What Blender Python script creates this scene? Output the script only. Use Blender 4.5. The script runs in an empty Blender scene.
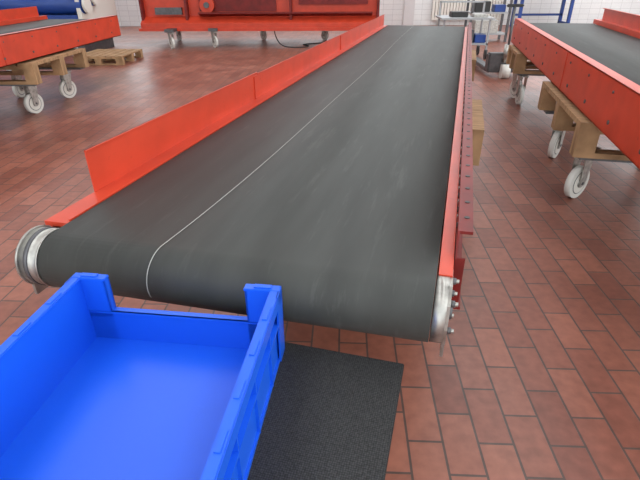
import bpy, math, bmesh, random
from mathutils import Vector, Matrix
random.seed(3)
S=bpy.context.scene
S.view_settings.view_transform='Standard'
COL=bpy.context.collection

# ---------------------------------------------------------------- materials
def mat(name,col,rough=.5,metal=0,noise=0,nscale=8,bump=0,spec=.5,stretch=(1,1,1),coat=0,wear=None,wscale=14,wstretch=(1,1,1),wlo=.62,whi=.74,wamt=.6):
    m=bpy.data.materials.new(name); m.use_nodes=True; nt=m.node_tree; b=nt.nodes['Principled BSDF']
    b.inputs['Base Color'].default_value=(*col,1); b.inputs['Roughness'].default_value=rough
    b.inputs['Metallic'].default_value=metal; b.inputs['Specular IOR Level'].default_value=spec
    b.inputs['Coat Weight'].default_value=coat
    tc=nt.nodes.new('ShaderNodeTexCoord'); mp=nt.nodes.new('ShaderNodeMapping'); mp.inputs['Scale'].default_value=stretch
    n=nt.nodes.new('ShaderNodeTexNoise'); n.inputs['Scale'].default_value=nscale; n.inputs['Detail'].default_value=5
    nt.links.new(tc.outputs['Object'],mp.inputs[0]); nt.links.new(mp.outputs[0],n.inputs['Vector'])
    r=nt.nodes.new('ShaderNodeMapRange'); r.inputs[1].default_value=.3; r.inputs[2].default_value=.7
    r.inputs[3].default_value=1-noise; r.inputs[4].default_value=1+noise
    nt.links.new(n.outputs['Fac'],r.inputs[0])
    mx=nt.nodes.new('ShaderNodeVectorMath'); mx.operation='SCALE'; mx.inputs[0].default_value=col
    nt.links.new(r.outputs[0],mx.inputs['Scale']); out=mx.outputs[0]
    if wear:
        mp2=nt.nodes.new('ShaderNodeMapping'); mp2.inputs['Scale'].default_value=wstretch
        n2=nt.nodes.new('ShaderNodeTexNoise'); n2.inputs['Scale'].default_value=wscale; n2.inputs['Detail'].default_value=8; n2.inputs['Roughness'].default_value=.7
        nt.links.new(tc.outputs['Object'],mp2.inputs[0]); nt.links.new(mp2.outputs[0],n2.inputs['Vector'])
        r2=nt.nodes.new('ShaderNodeMapRange'); r2.inputs[1].default_value=wlo; r2.inputs[2].default_value=whi; r2.inputs[4].default_value=wamt
        nt.links.new(n2.outputs['Fac'],r2.inputs[0])
        mi=nt.nodes.new('ShaderNodeMix'); mi.data_type='RGBA'; mi.inputs[7].default_value=(*wear,1)
        nt.links.new(r2.outputs[0],mi.inputs[0]); nt.links.new(out,mi.inputs[6]); out=mi.outputs[2]
    nt.links.new(out,b.inputs['Base Color'])
    if bump:
        bp=nt.nodes.new('ShaderNodeBump'); bp.inputs['Strength'].default_value=bump; bp.inputs['Distance'].default_value=.002
        nt.links.new(n.outputs['Fac'],bp.inputs['Height']); nt.links.new(bp.outputs[0],b.inputs['Normal'])
    return m
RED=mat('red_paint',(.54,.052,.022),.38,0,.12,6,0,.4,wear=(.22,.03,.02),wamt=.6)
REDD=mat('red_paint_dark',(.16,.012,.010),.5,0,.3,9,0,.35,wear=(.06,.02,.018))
BELT=mat('belt_rubber',(.043,.045,.042),.58,0,.16,5,.06,.32,(3,.35,1),wear=(.115,.118,.11),wscale=7,wstretch=(4,.35,1),wlo=.56,whi=.78,wamt=.55)
STEEL=mat('steel',(.42,.41,.38),.40,.85,.3,30)
DSTEEL=mat('dark_steel',(.12,.12,.125),.5,.6,.2,20)
WOOD=mat('pallet_wood',(.36,.22,.115),.78,0,.35,6,.2,.3,(1,6,1))
WHEEL=mat('wheel_nylon',(.68,.67,.62),.45)
BLUE=mat('blue_plastic',(.008,.105,.70),.36,0,.05,4,0,.45)
BLUEM=mat('blue_paint',(.01,.05,.25),.45,0,.1,4)
LINE=mat('chalk_line',(.36,.36,.33),.8)
CREAM=mat('cream_roll',(.7,.68,.62),.6)
GREY=mat('grey_paint',(.35,.36,.37),.5)
BLACK=mat('black_plastic',(.02,.02,.02),.5)
def ribmat():
    m=bpy.data.materials.new('black_ribbed_rubber'); m.use_nodes=True; nt=m.node_tree; b=nt.nodes['Principled BSDF']
    b.inputs['Roughness'].default_value=.65; b.inputs['Specular IOR Level'].default_value=.35
    tc=nt.nodes.new('ShaderNodeTexCoord'); br=nt.nodes.new('ShaderNodeTexVoronoi'); br.inputs['Scale'].default_value=230; br.inputs['Randomness'].default_value=.3
    nt.links.new(tc.outputs['Object'],br.inputs['Vector'])
    cr=nt.nodes.new('ShaderNodeMapRange'); cr.inputs[1].default_value=.0; cr.inputs[2].default_value=.7; cr.inputs[3].default_value=.06; cr.inputs[4].default_value=.006
    nt.links.new(br.outputs['Distance'],cr.inputs[0])
    cc=nt.nodes.new('ShaderNodeCombineColor')
    for k in range(3): nt.links.new(cr.outputs[0],cc.inputs[k])
    nt.links.new(cc.outputs[0],b.inputs['Base Color'])
    bp=nt.nodes.new('ShaderNodeBump'); bp.invert=True; bp.inputs['Strength'].default_value=.9; bp.inputs['Distance'].default_value=.0012
    nt.links.new(br.outputs['Distance'],bp.inputs['Height']); nt.links.new(bp.outputs[0],b.inputs['Normal'])
    return m
MAT=ribmat()

# ---------------------------------------------------------------- mesh builder
class MB:
    def __init__(s,name,parent=None,loc=(0,0,0),rz=0):
        s.bm=bmesh.new(); s.name=name; s.mats=[]; s.parent=parent; s.loc=loc; s.rz=rz
    def mi(s,m):
        if m not in s.mats: s.mats.append(m)
        return s.mats.index(m)
    def _asg(s,vs,m,smooth=False):
        i=s.mi(m); fs=set(f for v in vs for f in v.link_faces)
        for f in fs: f.material_index=i; f.smooth=smooth
    def box(s,a,b,m,M=None,bev=0):
        a,b=Vector(a),Vector(b); c=(a+b)/2; d=b-a
        r=bmesh.ops.create_cube(s.bm,size=1,matrix=Matrix.Translation(c)@Matrix.Diagonal((abs(d.x),abs(d.y),abs(d.z),1)))
        vs=r['verts']
        s._asg(vs,m)
        if bev:
            es=list(set(e for v in vs for e in v.link_edges))
            rr=bmesh.ops.bevel(s.bm,geom=es,offset=bev,segments=2,affect='EDGES')
            i=s.mi(m)
            for f in rr['faces']: f.material_index=i
            vs=list(set(v for f in rr['faces'] for v in f.verts))
        if M: bmesh.ops.transform(s.bm,matrix=M,verts=vs)
    def cyl(s,c,r,h,axis,m,seg=24,r2=None):
        rot={'X':Matrix.Rotation(math.pi/2,4,'Y'),'Y':Matrix.Rotation(-math.pi/2,4,'X'),'Z':Matrix.Identity(4)}[axis]
        q=bmesh.ops.create_cone(s.bm,cap_ends=True,segments=seg,radius1=r,radius2=r if r2 is None else r2,depth=h,matrix=Matrix.Translation(Vector(c))@rot)
        s._asg(q['verts'],m)
        for f in set(f for v in q['verts'] for f in v.link_faces):
            if len(f.verts)==4: f.smooth=True
    def prism(s,pts,axis,a,b,m,smooth=False):
        def P(p,t):
            return {'X':(t,p[0],p[1]),'Y':(p[0],t,p[1]),'Z':(p[0],p[1],t)}[axis]
        A=[s.bm.verts.new(P(p,a)) for p in pts]; B=[s.bm.verts.new(P(p,b)) for p in pts]
        i=s.mi(m); n=len(pts)
        for f in [s.bm.faces.new(A),s.bm.faces.new(B[::-1])]: f.material_index=i
        for k in range(n):
            f=s.bm.faces.new((A[k],B[k],B[(k+1)%n],A[(k+1)%n])); f.material_index=i; f.smooth=smooth
    def done(s,fn=None):
        bmesh.ops.recalc_face_normals(s.bm,faces=s.bm.faces)
        if fn:
            for v in s.bm.verts: v.co=fn(v.co)
        me=bpy.data.meshes.new(s.name); s.bm.to_mesh(me); s.bm.free()
        for m in s.mats: me.materials.append(m)
        o=bpy.data.objects.new(s.name,me); COL.objects.link(o)
        if s.parent: o.parent=s.parent
        o.location=s.loc; o.rotation_euler=(0,0,s.rz)
        return o
def empty(name,loc=(0,0,0),rz=0):
    e=bpy.data.objects.new(name,None); COL.objects.link(e); e.location=loc; e.rotation_euler=(0,0,rz); e.empty_display_size=.2; return e

# ---------------------------------------------------------------- shared parts
def pallet(b,x0,x1,y0,y1,z0,z1,along='Y'):
    h=z1-z0; t=h*.15
    W=x1-x0; L=y1-y0
    for i in range(3):
        yc=y0+.05+i*(L-.1)/2
        b.box((x0,yc-.05,z0),(x1,yc+.05,z0+t),WOOD)
        b.box((x0,yc-.05,z1-2*t),(x1,yc+.05,z1-t),WOOD)
        for j in range(3):
            xc=x0+.06+j*(W-.12)/2
            b.box((xc-.06,yc-.05,z0+t),(xc+.06,yc+.05,z1-2*t),WOOD)
    n=6; g=.03; w=(W-g*(n-1))/n
    for i in range(n):
        xa=x0+i*(w+g); b.box((xa,y0,z1-t),(xa+w,y1,z1),WOOD)
def caster(b,x,y,r=.115,top=.36,ang=0):
    before=set(b.bm.verts)
    b.cyl((x,y,r),r,.045,'X',WHEEL,32)
    b.cyl((x,y,r),r*.72,.048,'X',DSTEEL,28)
    b.cyl((x,y,r),r*.66,.052,'X',CREAM,28)
    b.cyl((x,y,r),r*.3,.07,'X',STEEL,20)
    b.cyl((x,y,r),r*.1,.09,'X',DSTEEL,10)
    for sx in (-1,1):
        b.prism([(y-.03,r-.02),(y+.03,r-.02),(y+.075,top-.03),(y-.045,top-.03)],'X',x+sx*.036,x+sx*.041,STEEL)
    b.box((x-.05,y-.055,top-.035),(x+.05,y+.085,top-.022),STEEL)
    b.cyl((x,y+.02,top-.018),.045,.018,'Z',DSTEEL,20)
    b.box((x-.06,y-.06,top-.01),(x+.06,y+.09,top),STEEL)
    new=[v for v in b.bm.verts if v not in before]
    if ang: bmesh.ops.rotate(b.bm,verts=new,cent=(x,y,0),matrix=Matrix.Rotation(ang,3,'Z'))
def dolly(name,parent,x0,x1,y0,y1,wheels,z0=.38,z1=.6):
    b=MB(name,parent)
    pallet(b,x0,x1,y0,y1,z0,z1)
    b.box((x0+.05,y0+.02,z0-.02),(x1-.05,y0+.14,z0),DSTEEL)
    b.box((x0+.05,y1-.14,z0-.02),(x1-.05,y1-.02,z0),DSTEEL)
    for (x,y,a) in wheels: caster(b,x,y,top=z0-.02,ang=a)
    return b.done()
def belt_profile(y0,y1,zt,r,n=14):
    zc=zt-r; p=[]
    for i in range(n+1):
        a=math.pi/2+math.pi*i/n; p.append((y0+r*math.cos(a),zc+r*math.sin(a)))
    for i in range(n+1):
        a=-math.pi/2+math.pi*i/n; p.append((y1+r*math.cos(a),zc+r*math.sin(a)))
    return p

# ================================================================ main conveyor
TH=math.radians(12.85)
C=empty('belt_conveyor',(0,0,0),-TH)
YF=.930; YE=7.05; R_=.081; ZT=.80
SK=.034
def skew(co):
    w=max(0,min(1,(1.3-co.y)/.3)); w=w*w*(3-2*w)
    return Vector((co.x,co.y+SK*co.x*w,co.z))
b=MB('belt',C); b.prism(belt_profile(YF,YE,ZT,R_,20),'X',-1.0,.010,BELT,True); o=b.done(skew)
for f in o.data.polygons:
    if len(f.vertices)>4: f.use_smooth=False
def ribbon(name,pts,w,m):
    bm=bmesh.new(); prev=None
    for (x,y,z) in pts:
        q=skew(Vector((x,y,z)))
        a=bm.verts.new((x-w/2,q.y,z)); c=bm.verts.new((x+w/2,q.y,z))
        if prev: bm.faces.new((prev[0],prev[1],c,a))
        prev=(a,c)
    me=bpy.data.meshes.new(name); bm.to_mesh(me); bm.free(); me.materials.append(m)
    o=bpy.data.objects.new(name,me); COL.objects.link(o); o.parent=C; return o
def beltpath(fx):
    pts=[]
    rr=R_+.0012
    for i in range(21):
        a=math.pi*1.12-(math.pi*.62)*i/20
        pts.append((fx(YF+rr*math.cos(a)),YF+rr*math.cos(a),ZT-R_+rr*math.sin(a)))
    n=120
    for i in range(1,n+1):
        y=YF+(YE-YF)*i/n; pts.append((fx(y),y,ZT+.0012))
    return pts
ribbon('chalk_line',beltpath(lambda y:-.688+.070*(1-math.exp(-(y-.84)*1.6)) -.007*(y-.9)+.006*math.sin(y*2)),.0028,LINE)

b=MB('frame',C)
b.box((-1.078,.985,.785),(-1.004,YE,.798),RED)
b.box((-1.078,1.0,.60),(-1.070,YE,.785),RED)
b.box((-1.078,1.0,.60),(-1.02,YE,.608),RED)
b.box((-1.010,1.0,.765),(-1.004,YE,.803),RED)
for i,(ya,yb,h) in enumerate([(1.175,2.55,.136),(2.554,4.6,.128),(4.604,YE+.1,.128)]):
    b.box((-1.078,ya,.70),(-1.074,yb,.80+h),RED)
    b.box((-1.078,ya,.80+h-.005),(-1.070,yb,.80+h),RED)
for y in (2.5,4.55): b.box((-1.075,y,.80),(-1.068,y+.06,.92),RED)
# right side beam
b.box((.014,.955,.782),(.046,YE,.797),RED)
b.box((.014,.99,.60),(.020,YE,.782),RED)
b.box((.040,1.0,.60),(.046,YE,.785),RED)
# right guard / channel with perforated flange
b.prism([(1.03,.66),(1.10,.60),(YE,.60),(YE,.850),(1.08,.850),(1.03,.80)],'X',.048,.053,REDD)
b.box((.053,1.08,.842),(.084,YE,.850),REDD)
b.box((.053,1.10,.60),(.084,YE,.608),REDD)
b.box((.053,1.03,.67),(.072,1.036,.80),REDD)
y=1.16
while y<YE:
    b.cyl((.047,y,.825),.008,.004,'X',BLACK,12); b.cyl((.0685,y,.8505),.007,.002,'Z',BLACK,12)
    b.cyl((.047,y+.06,.825),.004,.004,'X',STEEL,10)
    y+=.10
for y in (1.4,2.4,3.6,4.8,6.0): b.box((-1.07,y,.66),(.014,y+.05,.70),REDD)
b.done(skew)
b=MB('end_bearings',C)
zc=ZT-R_
b.cyl((-1.037,YF,zc),.080,.060,'X',STEEL,40)
b.cyl((-1.066,YF,zc),.084,.006,'X',STEEL,40)
b.cyl((-1.005,YF,zc),.083,.005,'X',STEEL,40)
b.cyl((-1.040,YF,zc),.082,.012,'X',DSTEEL,40)
b.cyl((-1.04,YF,zc),.02,.07,'X',DSTEEL,16)
for k in range(6):
    a=k*math.pi/3+.3
    b.cyl((-1.072,YF+.055*math.cos(a),zc+.055*math.sin(a)),.007,.006,'X',DSTEEL,8)
b.box((-1.070,YF-.055,.622),(-1.062,YF+.10,.665),STEEL)
b.prism([(.862,.71),(.868,.665),(.885,.660),(.885,.614),(.915,.614),(.915,.655),(1.0,.655),(1.0,.787),(.91,.797),(.870,.77)],'X',.040,.047,STEEL)
b.prism([(YF+.079*math.cos(t*math.pi/16),zc+.079*math.sin(t*math.pi/16)) for t in range(32)],'X',.012,.040,STEEL,True)
b.cyl((.050,YF,zc),.022,.010,'X',DSTEEL,18)
for (y,z) in ((.975,.77),(.975,.735),(.975,.70),(.975,.67),(.89,.765),(.89,.69)):
    b.cyl((.051,y,z),.008,.010,'X',DSTEEL,6); b.cyl((.058,y,z),.005,.010,'X',STEEL,8)
b.done(skew)
b=MB('rollers',C)
for y in (YF,YE): b.cyl((-.495,y,ZT-R_),R_-.004,.98,'X',STEEL,32)
b.done(skew)
dolly('pallet_dolly',C,-1.2,.19,2.9,3.7,[(-.08,3.1,.4),(-.08,3.55,.1),(-.95,3.1,.3),(-.95,3.55,0)])
dolly('pallet_dolly_rear',C,-1.2,.17,5.6,6.4,[(-.08,5.8,.4),(-.08,6.25,.1),(-.95,5.8,.3),(-.95,6.25,0)])

# ================================================================ neighbouring conveyors
def side_conveyor(loc,rz,W,L,dol,guard_l=False,guard_r=True):
    e=empty('belt_conveyor',loc,rz)
    b=MB('belt',e); b.prism(belt_profile(.08,L-.08,.855,.07),'X',.09,W-.09,BELT,True); b.done()
    b=MB('frame',e)
    for s in (0,1):
        X=lambda v:(v if s==0 else W-v)
        def bx(xa,xb,ya,yb,za,zb,m):
            b.box((min(X(xa),X(xb)),ya,za),(max(X(xa),X(xb)),yb,zb),m)
        bx(0,.006,0,L,.62,.90,RED); bx(0,.07,0,L,.892,.90,RED); bx(0,.05,0,L,.62,.628,RED); bx(.064,.07,0,L,.85,.892,RED)
        y=.3
        while y<L: 
            b.cyl((X(-.002),y,.69),.012,.008,'X',DSTEEL,10); b.cyl((X(-.002),y+.05,.84),.008,.008,'X',DSTEEL,10); y+=.5
        bx(-.004,0,L*.45,L*.45+.05,.63,.89,RED)
    if guard_r: b.box((W-.006,.2,.9),(W,L-.1,1.03),RED); b.box((W-.03,.2,1.022),(W,L-.1,1.03),RED)
    if guard_l: b.box((0,.2,.9),(.006,L-.1,1.03),RED)
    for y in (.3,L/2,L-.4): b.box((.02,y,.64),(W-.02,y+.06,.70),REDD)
    b.done()
    for n,(x0,x1,y0,y1,wh) in enumerate(dol): dolly('pallet_dolly_part',e,x0,x1,y0,y1,wh)
    return e
a=math.radians(10.1); d=Vector((math.sin(a),math.cos(a),0)); p0=Vector((1.39,2.34,0))-d*1.0
side_conveyor(p0,-a,1.0,5.55,[(-.04,1.0,1.62,2.95,[(.110,1.90,-.75),(.135,2.77,-.5),(.85,1.9,.1),(.85,2.7,0)]),
                              (-.04,1.0,4.6,5.4,[(.10,5.1,.4),(.10,4.75,.1),(.85,4.75,0),(.85,5.2,0)])])
side_conveyor((-4.55,2.6,0),0,1.15,5.1,[(.1,1.22,2.6,3.8,[(.93,2.88,-.3),(.92,3.68,-.4),(.25,2.9,0),(.25,3.7,0)])],guard_l=True,guard_r=False)

# ================================================================ table + blue crate
T=empty('work_table',(0,0,0),-TH)
b=MB('table_top',T); b.box((-.74,.02,.612),(-.036,.825,.630),MAT,bev=.002); b.done()
b=MB('table_frame',T)
b.box((-.70,.08,.57),(-.08,.78,.612),DSTEEL)
for x in (-.68,-.14):
    for y in (.10,.72): b.box((x,y,0),(x+.04,y+.04,.58),DSTEEL)
b.box((-.68,.11,.15),(-.10,.14,.18),DSTEEL); b.box((-.68,.72,.15),(-.10,.75,.18),DSTEEL)
b.done()

a=math.radians(4.4)
K=MB('plastic_crate',None,(-.367,.870,.6305),-a)
W=.24; L=.66; H=.178; lo=.088
K.box((-W+.012,-L+.012,0),(W-.012,-.012,.006),BLUE)
def sb(s,xa,xb,ya,yb,za,zb,bev=0):
    K.box((min(s*xa,s*xb),ya,za),(max(s*xa,s*xb),yb,zb),BLUE,bev=bev)
for s in (-1,1):
    sb(s,W-.020,W-.016,-L+.01,-.01,0,H-.002)
    sb(s,W-.022,W,-L,0,H-.007,H,.002)
    sb(s,W-.003,W,-L,0,H-.032,H-.006)
    sb(s,W-.017,W-.001,-L+.002,-.002,.100,.106)
    sb(s,W-.017,W-.003,-L+.002,-.002,0,.008)
    sb(s,W-.012,W-.008,-L+.005,-.005,0,.102)
    for y in (-.004,-.12,-.24,-.36,-.48,-.60,-L+.006):
        sb(s,W-.017,W-.002,y-.002,y+.002,0,H-.005)
    for i in range(6):
        y=-.10-i*.1
        sb(s,W-.016,W-.006,y-.02,y+.02,H,H+.0022)
CW=.078
for yy,s in ((0,-1),(-L,1)):
    def yb_(xa,xb,ya,yb,za,zb,bev=0):
        K.box((xa,min(yy+s*ya,yy+s*yb),za),(xb,max(yy+s*ya,yy+s*yb),zb),BLUE,bev=bev)
    yb_(-W+.02,W-.02,.016,.020,0,lo)
    yb_(-W+.02,W-.02,0,.022,lo-.007,lo,.002)
    yb_(-W+.02,W-.02,0,.003,lo-.028,lo-.004)
    yb_(-W+.02,W-.02,.002,.017,.040,.045)
    for i in range(9):
        x=-W+.03+(2*W-.06)*i/8
        yb_(x-.0015,x+.0015,.002,.017,0,lo-.004)
    for c in (-1,1):
        def cx(xa,xb,ya,yb,za,zb,bev=0): yb_(min(c*xa,c*xb),max(c*xa,c*xb),ya,yb,za,zb,bev)
        cx(W-CW,W,0,.004,lo-.03,H)
        cx(W-CW,W-.016,.016,.020,0,H)
        cx(W-CW,W-CW+.004,0,.020,lo-.01,H)
        cx(W-.004,W,0,.045,0,H)
        cx(W-.03,W,0,.004,0,H)
        cx(W-CW-.002,W,0,.022,H-.006,H+.001,.0015)
        cx(W-CW+.02,W-.02,.004,.016,H-.0,H+.004)
K.done()

# ================================================================ background
M=empty('red_machine',(0,0,0),0)
b=MB('housing',M)
b.prism([(11.30,.38),(11.30,.50),(11.55,.62),(11.55,2.2),(12.9,2.2),(12.9,.38)],'X',-4.5,.75,RED)
b.box((-4.55,11.26,.34),(.80,11.34,.40),RED)
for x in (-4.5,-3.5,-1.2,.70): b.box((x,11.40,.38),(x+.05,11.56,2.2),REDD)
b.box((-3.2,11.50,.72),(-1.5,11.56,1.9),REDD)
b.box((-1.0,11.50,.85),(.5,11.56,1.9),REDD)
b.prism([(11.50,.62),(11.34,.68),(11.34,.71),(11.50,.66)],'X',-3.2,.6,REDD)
b.cyl((-3.0,11.42,.85),.16,.10,'Y',RED,28); b.cyl((-3.0,11.36,.85),.06,.06,'Y',DSTEEL,20)
b.box((-4.2,11.48,.66),(-3.6,11.56,.80),DSTEEL)
b.done()
b=MB('casters',M)
for x,y in ((-3.79,11.0),(-2.88,11.2),(-.47,12.5),(.4,11.6),(-4.1,12.5),(-2.0,12.6)):
    caster(b,x,y+.1,r=.12,top=.34,ang=.7)
    b.box((x-.1,y,.34),(x+.1,y+.35,.40),DSTEEL)
b.done()
cu=bpy.data.curves.new('power_cable','CURVE'); cu.dimensions='3D'; cu.bevel_depth=.012
sp=cu.splines.new('NURBS'); P=[(-1.6,11.7,.36),(-1.5,11.3,.05),(-1.2,11.1,.013),(-.8,11.25,.013),(-.75,11.6,.013),(-1.1,11.7,.013),(-.5,12.0,.013)]
sp.points.add(len(P)-1)
for q,p in zip(sp.points,P): q.co=(*p,1)
sp.use_endpoint_u=True; cu.materials.append(BLACK)
oc=bpy.data.objects.new('power_cable',cu); COL.objects.link(oc); oc.parent=M
M=empty('blue_roller_machine',(0,0,0),0)
b=MB('body',M)
b.box((-9.0,10.0,.25),(-5.2,11.6,.75),BLUEM,bev=.02)
b.box((-9.0,10.9,.75),(-5.6,11.6,1.6),BLUEM,bev=.02)
for x in (-8.9,-7.2,-5.4): b.box((x,10.1,0),(x+.12,11.5,.25),DSTEEL)
for i,(yy,zz) in enumerate(((10.15,.93),(10.55,1.05))):
    b.cyl((-6.7,yy,zz),.16,3.2,'X',BLUEM,28); b.cyl((-5.05,yy,zz),.15,.05,'X',CREAM,28)
b.box((-5.2,10.0,.3),(-5.12,11.6,1.25),CREAM)
b.done()
b=MB('pallet'); pallet(b,-4.9,-4.0,8.9,9.9,.0,.15); b.done()
b=MB('tool_trolley')
b.box((1.75,9.5,.68),(2.7,10.2,.71),GREY,bev=.005); b.box((1.8,9.55,.25),(2.65,10.15,.28),GREY)
for x in (1.8,2.62):
    for y in (9.55,10.12): b.box((x,y,.16),(x+.03,y+.03,.95 if y>10 else .70),GREY); b.cyl((x+.015,y+.015,.08),.08,.03,'X',BLACK,20); b.box((x-.012,y-.01,.08),(x+.042,y+.04,.17),DSTEEL)
b.box((1.8,10.12,.93),(2.65,10.15,.96),GREY)
b.box((1.95,9.65,.71),(2.25,9.9,.80),BLACK,bev=.01); b.box((2.35,9.6,.71),(2.6,9.95,.76),STEEL,bev=.01)
b.box((1.95,9.65,.28),(2.4,10.0,.5),DSTEEL,bev=.01); b.box((2.42,9.62,.28),(2.62,9.9,.42),BLUEM,bev=.01)
b.done()
b=MB('hand_pallet_truck')
b.box((2.20,7.9,.07),(2.35,9.0,.13),DSTEEL,bev=.01); b.box((2.55,7.9,.07),(2.70,9.0,.13),DSTEEL,bev=.01)
b.box((2.20,7.75,.07),(2.70,7.92,.35),DSTEEL,bev=.02); b.cyl((2.45,7.7,.10),.10,.12,'X',WHEEL,24)
b.cyl((2.27,8.9,.05),.05,.08,'X',WHEEL,16); b.cyl((2.63,8.9,.05),.05,.08,'X',WHEEL,16)
b.cyl((2.45,7.72,.65),.018,.7,'Z',DSTEEL,12); b.box((2.33,7.70,.98),(2.57,7.74,1.02),BLACK,bev=.01)
b.cyl((2.45,7.74,.35),.05,.25,'Z',STEEL,16)
b.done()
b=MB('steel_shelf_rack')
for x in (2.9,3.75):
    for y in (12.2,12.7): b.box((x,y,0),(x+.05,y+.05,1.9),DSTEEL)
for z in (.15,.6,1.1,1.7): b.box((2.9,12.2,z),(3.8,12.75,z+.03),GREY)
b.box((3.0,12.3,.63),(3.35,12.6,.85),BLACK,bev=.01); b.box((3.45,12.3,.63),(3.7,12.6,.78),BLUEM,bev=.01); b.box((3.05,12.3,.18),(3.6,12.65,.45),STEEL,bev=.01)
b.done()
b=MB('blue_workbench')
for x in (5.0,6.4):
    for y in (15.3,15.9): b.box((x,y,0),(x+.08,y+.08,.85),BLUEM)
    b.box((x,15.3,.1),(x+.08,15.98,.16),BLUEM)
b.box((4.9,15.2,.85),(6.6,16.05,.9),GREY); b.box((5.0,15.9,.3),(6.48,15.94,.36),BLUEM)
b.box((5.3,15.4,.9),(5.8,15.8,1.15),GREY,bev=.02)
b.done()

# ================================================================ room
def brickmat(name,bw,rh,ms,c1,c2,cm,rough,rot=0,off=.5,bump=.4,smear=0,ra=.05,rb=.08,spec=.5):
    m=bpy.data.materials.new(name); m.use_nodes=True; nt=m.node_tree; B=nt.nodes['Principled BSDF']; B.inputs['Specular IOR Level'].default_value=spec
    tc=nt.nodes.new('ShaderNodeTexCoord'); mp=nt.nodes.new('ShaderNodeMapping'); mp.inputs['Rotation'].default_value=rot if isinstance(rot,tuple) else (0,0,rot)
    br=nt.nodes.new('ShaderNodeTexBrick'); br.offset=off
    nt.links.new(tc.outputs['Object'],mp.inputs[0]); nt.links.new(mp.outputs[0],br.inputs['Vector'])
    for k,v in (('Scale',1),('Brick Width',bw),('Row Height',rh),('Mortar Size',ms),('Mortar Smooth',.2),('Bias',0)): br.inputs[k].default_value=v
    br.inputs['Color1'].default_value=(*c1,1); br.inputs['Color2'].default_value=(*c2,1); br.inputs['Mortar'].default_value=(*cm,1)
    n=nt.nodes.new('ShaderNodeTexNoise'); n.inputs['Scale'].default_value=1.3; n.inputs['Detail'].default_value=6
    nt.links.new(tc.outputs['Object'],n.inputs['Vector'])
    n3=nt.nodes.new('ShaderNodeTexNoise'); n3.inputs['Scale'].default_value=22; n3.inputs['Detail'].default_value=6
    nt.links.new(tc.outputs['Object'],n3.inputs['Vector'])
    ad=nt.nodes.new('ShaderNodeMath'); ad.operation='MULTIPLY_ADD'; ad.inputs[1].default_value=.5; nt.links.new(n3.outputs['Fac'],ad.inputs[0])
    hf=nt.nodes.new('ShaderNodeMath'); hf.operation='MULTIPLY'; hf.inputs[1].default_value=.5; nt.links.new(n.outputs['Fac'],hf.inputs[0]); nt.links.new(hf.outputs[0],ad.inputs[2])
    r=nt.nodes.new('ShaderNodeMapRange'); r.inputs[1].default_value=.35; r.inputs[2].default_value=.65; r.inputs[3].default_value=1-smear; r.inputs[4].default_value=1+smear
    nt.links.new(ad.outputs[0],r.inputs[0])
    vm=nt.nodes.new('ShaderNodeVectorMath'); vm.operation='SCALE'; nt.links.new(br.outputs['Color'],vm.inputs[0]); nt.links.new(r.outputs[0],vm.inputs['Scale'])
    nt.links.new(vm.outputs[0],B.inputs['Base Color'])
    rr=nt.nodes.new('ShaderNodeMapRange'); rr.inputs[1].default_value=.3; rr.inputs[2].default_value=.7; rr.inputs[3].default_value=rough-ra; rr.inputs[4].default_value=rough+rb
    nt.links.new(n.outputs['Fac'],rr.inputs[0]); nt.links.new(rr.outputs[0],B.inputs['Roughness'])
    bp=nt.nodes.new('ShaderNodeBump'); bp.invert=True; bp.inputs['Strength'].default_value=bump; bp.inputs['Distance'].default_value=.003
    nt.links.new(br.outputs['Fac'],bp.inputs['Height']); nt.links.new(bp.outputs[0],B.inputs['Normal'])
    return m
FL=brickmat('floor_tiles',.245,.12,.0045,(.30,.110,.072),(.195,.066,.045),(.085,.052,.043),.36,math.pi/2,.5,.45,.22,.05,.08,.40)
WT=brickmat('white_wall_tiles',.30,.15,.004,(.78,.79,.78),(.74,.75,.75),(.5,.5,.5),.35,(math.pi/2,0,0),0,.2,.04)
PL=mat('white_plaster',(.75,.75,.73),.8)
FR=mat('window_frame',(.6,.6,.6),.5)
HW=5.2
b=MB('floor'); b.box((-13,-4,-.1),(10,16.5,0),FL); b.done()
b=MB('wall_back')
b.box((-13,16.5,0),(10,16.7,1.0),WT)
b.box((-13,16.5,4.6),(10,16.7,HW),PL)
for xa,xb in ((-13,-12.5),(-8.5,-8),(-4,-3.5),(.5,1.0),(5,5.5),(9.5,10)): b.box((xa,16.5,1.0),(xb,16.7,4.6),PL)
b.done()
for i,(xa,xb) in enumerate(((-12.5,-8.5),(-8,-4),(-3.5,.5),(1,5),(5.5,9.5))):
    b=MB(f'window_{i+1}')
    for x in (xa,(xa+xb)/2-.03,xb-.06): b.box((x,16.55,1.0),(x+.06,16.62,4.6),FR)
    for z in (1.0,2.6,4.54): b.box((xa,16.55,z),(xb,16.62,z+.06),FR)
    b.done()
b=MB('wall_left'); b.box((-13.2,-4,0),(-13,16.7,HW),PL); b.done()
b=MB('wall_right'); b.box((10,-4,0),(10.2,16.7,1.0),PL); b.box((10,-4,4.4),(10.2,16.7,HW),PL)
for y in (-4,0,4,8,12,16.2): b.box((10,y,1.0),(10.2,y+.5,4.4),PL)
b.done()
b=MB('ceiling')
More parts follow.
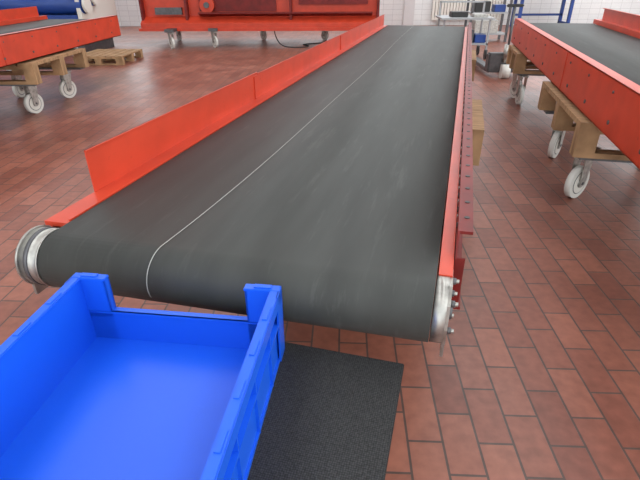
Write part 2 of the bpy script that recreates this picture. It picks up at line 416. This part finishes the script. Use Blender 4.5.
for xa,xb in ((-13.2,-9.5),(-7.5,-3.5),(-1.5,1.5),(3.5,6.5),(8.5,10.2)): b.box((xa,-4,HW),(xb,16.7,HW+.15),PL)
for y in (-4,2,8,16.2): b.box((-13.2,y,HW+.0),(10.2,y+.5,HW+.15),PL)
b.done()
b=MB('column'); b.box((1.75,15.6,0),(2.05,15.9,HW),FR,bev=.01); b.done()
b=MB('radiator')
for i in range(24): b.box((2.7+i*.09,16.36,.15),(2.77+i*.09,16.46,.75),CREAM)
b.box((2.7,16.38,.18),(4.84,16.44,.22),CREAM); b.box((2.7,16.38,.68),(4.84,16.44,.72),CREAM)
for x in (2.9,4.55): b.box((x,16.38,0),(x+.05,16.44,.2),CREAM)
b.done()

# ================================================================ light
w=bpy.data.worlds.new('sky'); S.world=w; w.use_nodes=True
bg=w.node_tree.nodes['Background']; bg.inputs[0].default_value=(.92,.97,1,1); bg.inputs[1].default_value=2.5
def area(name,loc,rot,sx,sy,p,col=(1,1,1)):
    l=bpy.data.lights.new(name,'AREA'); l.shape='RECTANGLE'; l.size=sx; l.size_y=sy; l.energy=p; l.color=col
    o=bpy.data.objects.new(name,l); COL.objects.link(o); o.location=loc; o.rotation_euler=rot
for i,(x,p) in enumerate(((-8.5,50),(-2.5,95),(2.5,150),(7.5,190))):
    area('rooflight_lamp',(x,6.5,HW-.05),(0,0,0),1.6,18,p,(.97,.99,1))
area('window_lamp',(9.9,5,2.7),(0,math.radians(90),0),3.2,18,190,(.98,.99,1))

# ================================================================ camera
Yc=Vector((151,-266,475)).normalized(); X0=Vector((1933,249,-475)); X0=(X0-Yc*X0.dot(Yc)).normalized(); Zc=X0.cross(Yc)
Rm=Matrix.Rotation(-TH,3,'Z')
rows=[Rm@Vector((X0[i],Yc[i],Zc[i])) for i in range(3)]
m=Matrix((rows[0],-rows[1],-rows[2])).transposed().to_4x4(); m.translation=(0,0,1.4)
cd=bpy.data.cameras.new('camera'); c=bpy.data.objects.new('camera',cd); COL.objects.link(c); c.matrix_world=m
cd.sensor_width=36; cd.lens=475/640*36; cd.clip_start=.02
S.camera=c
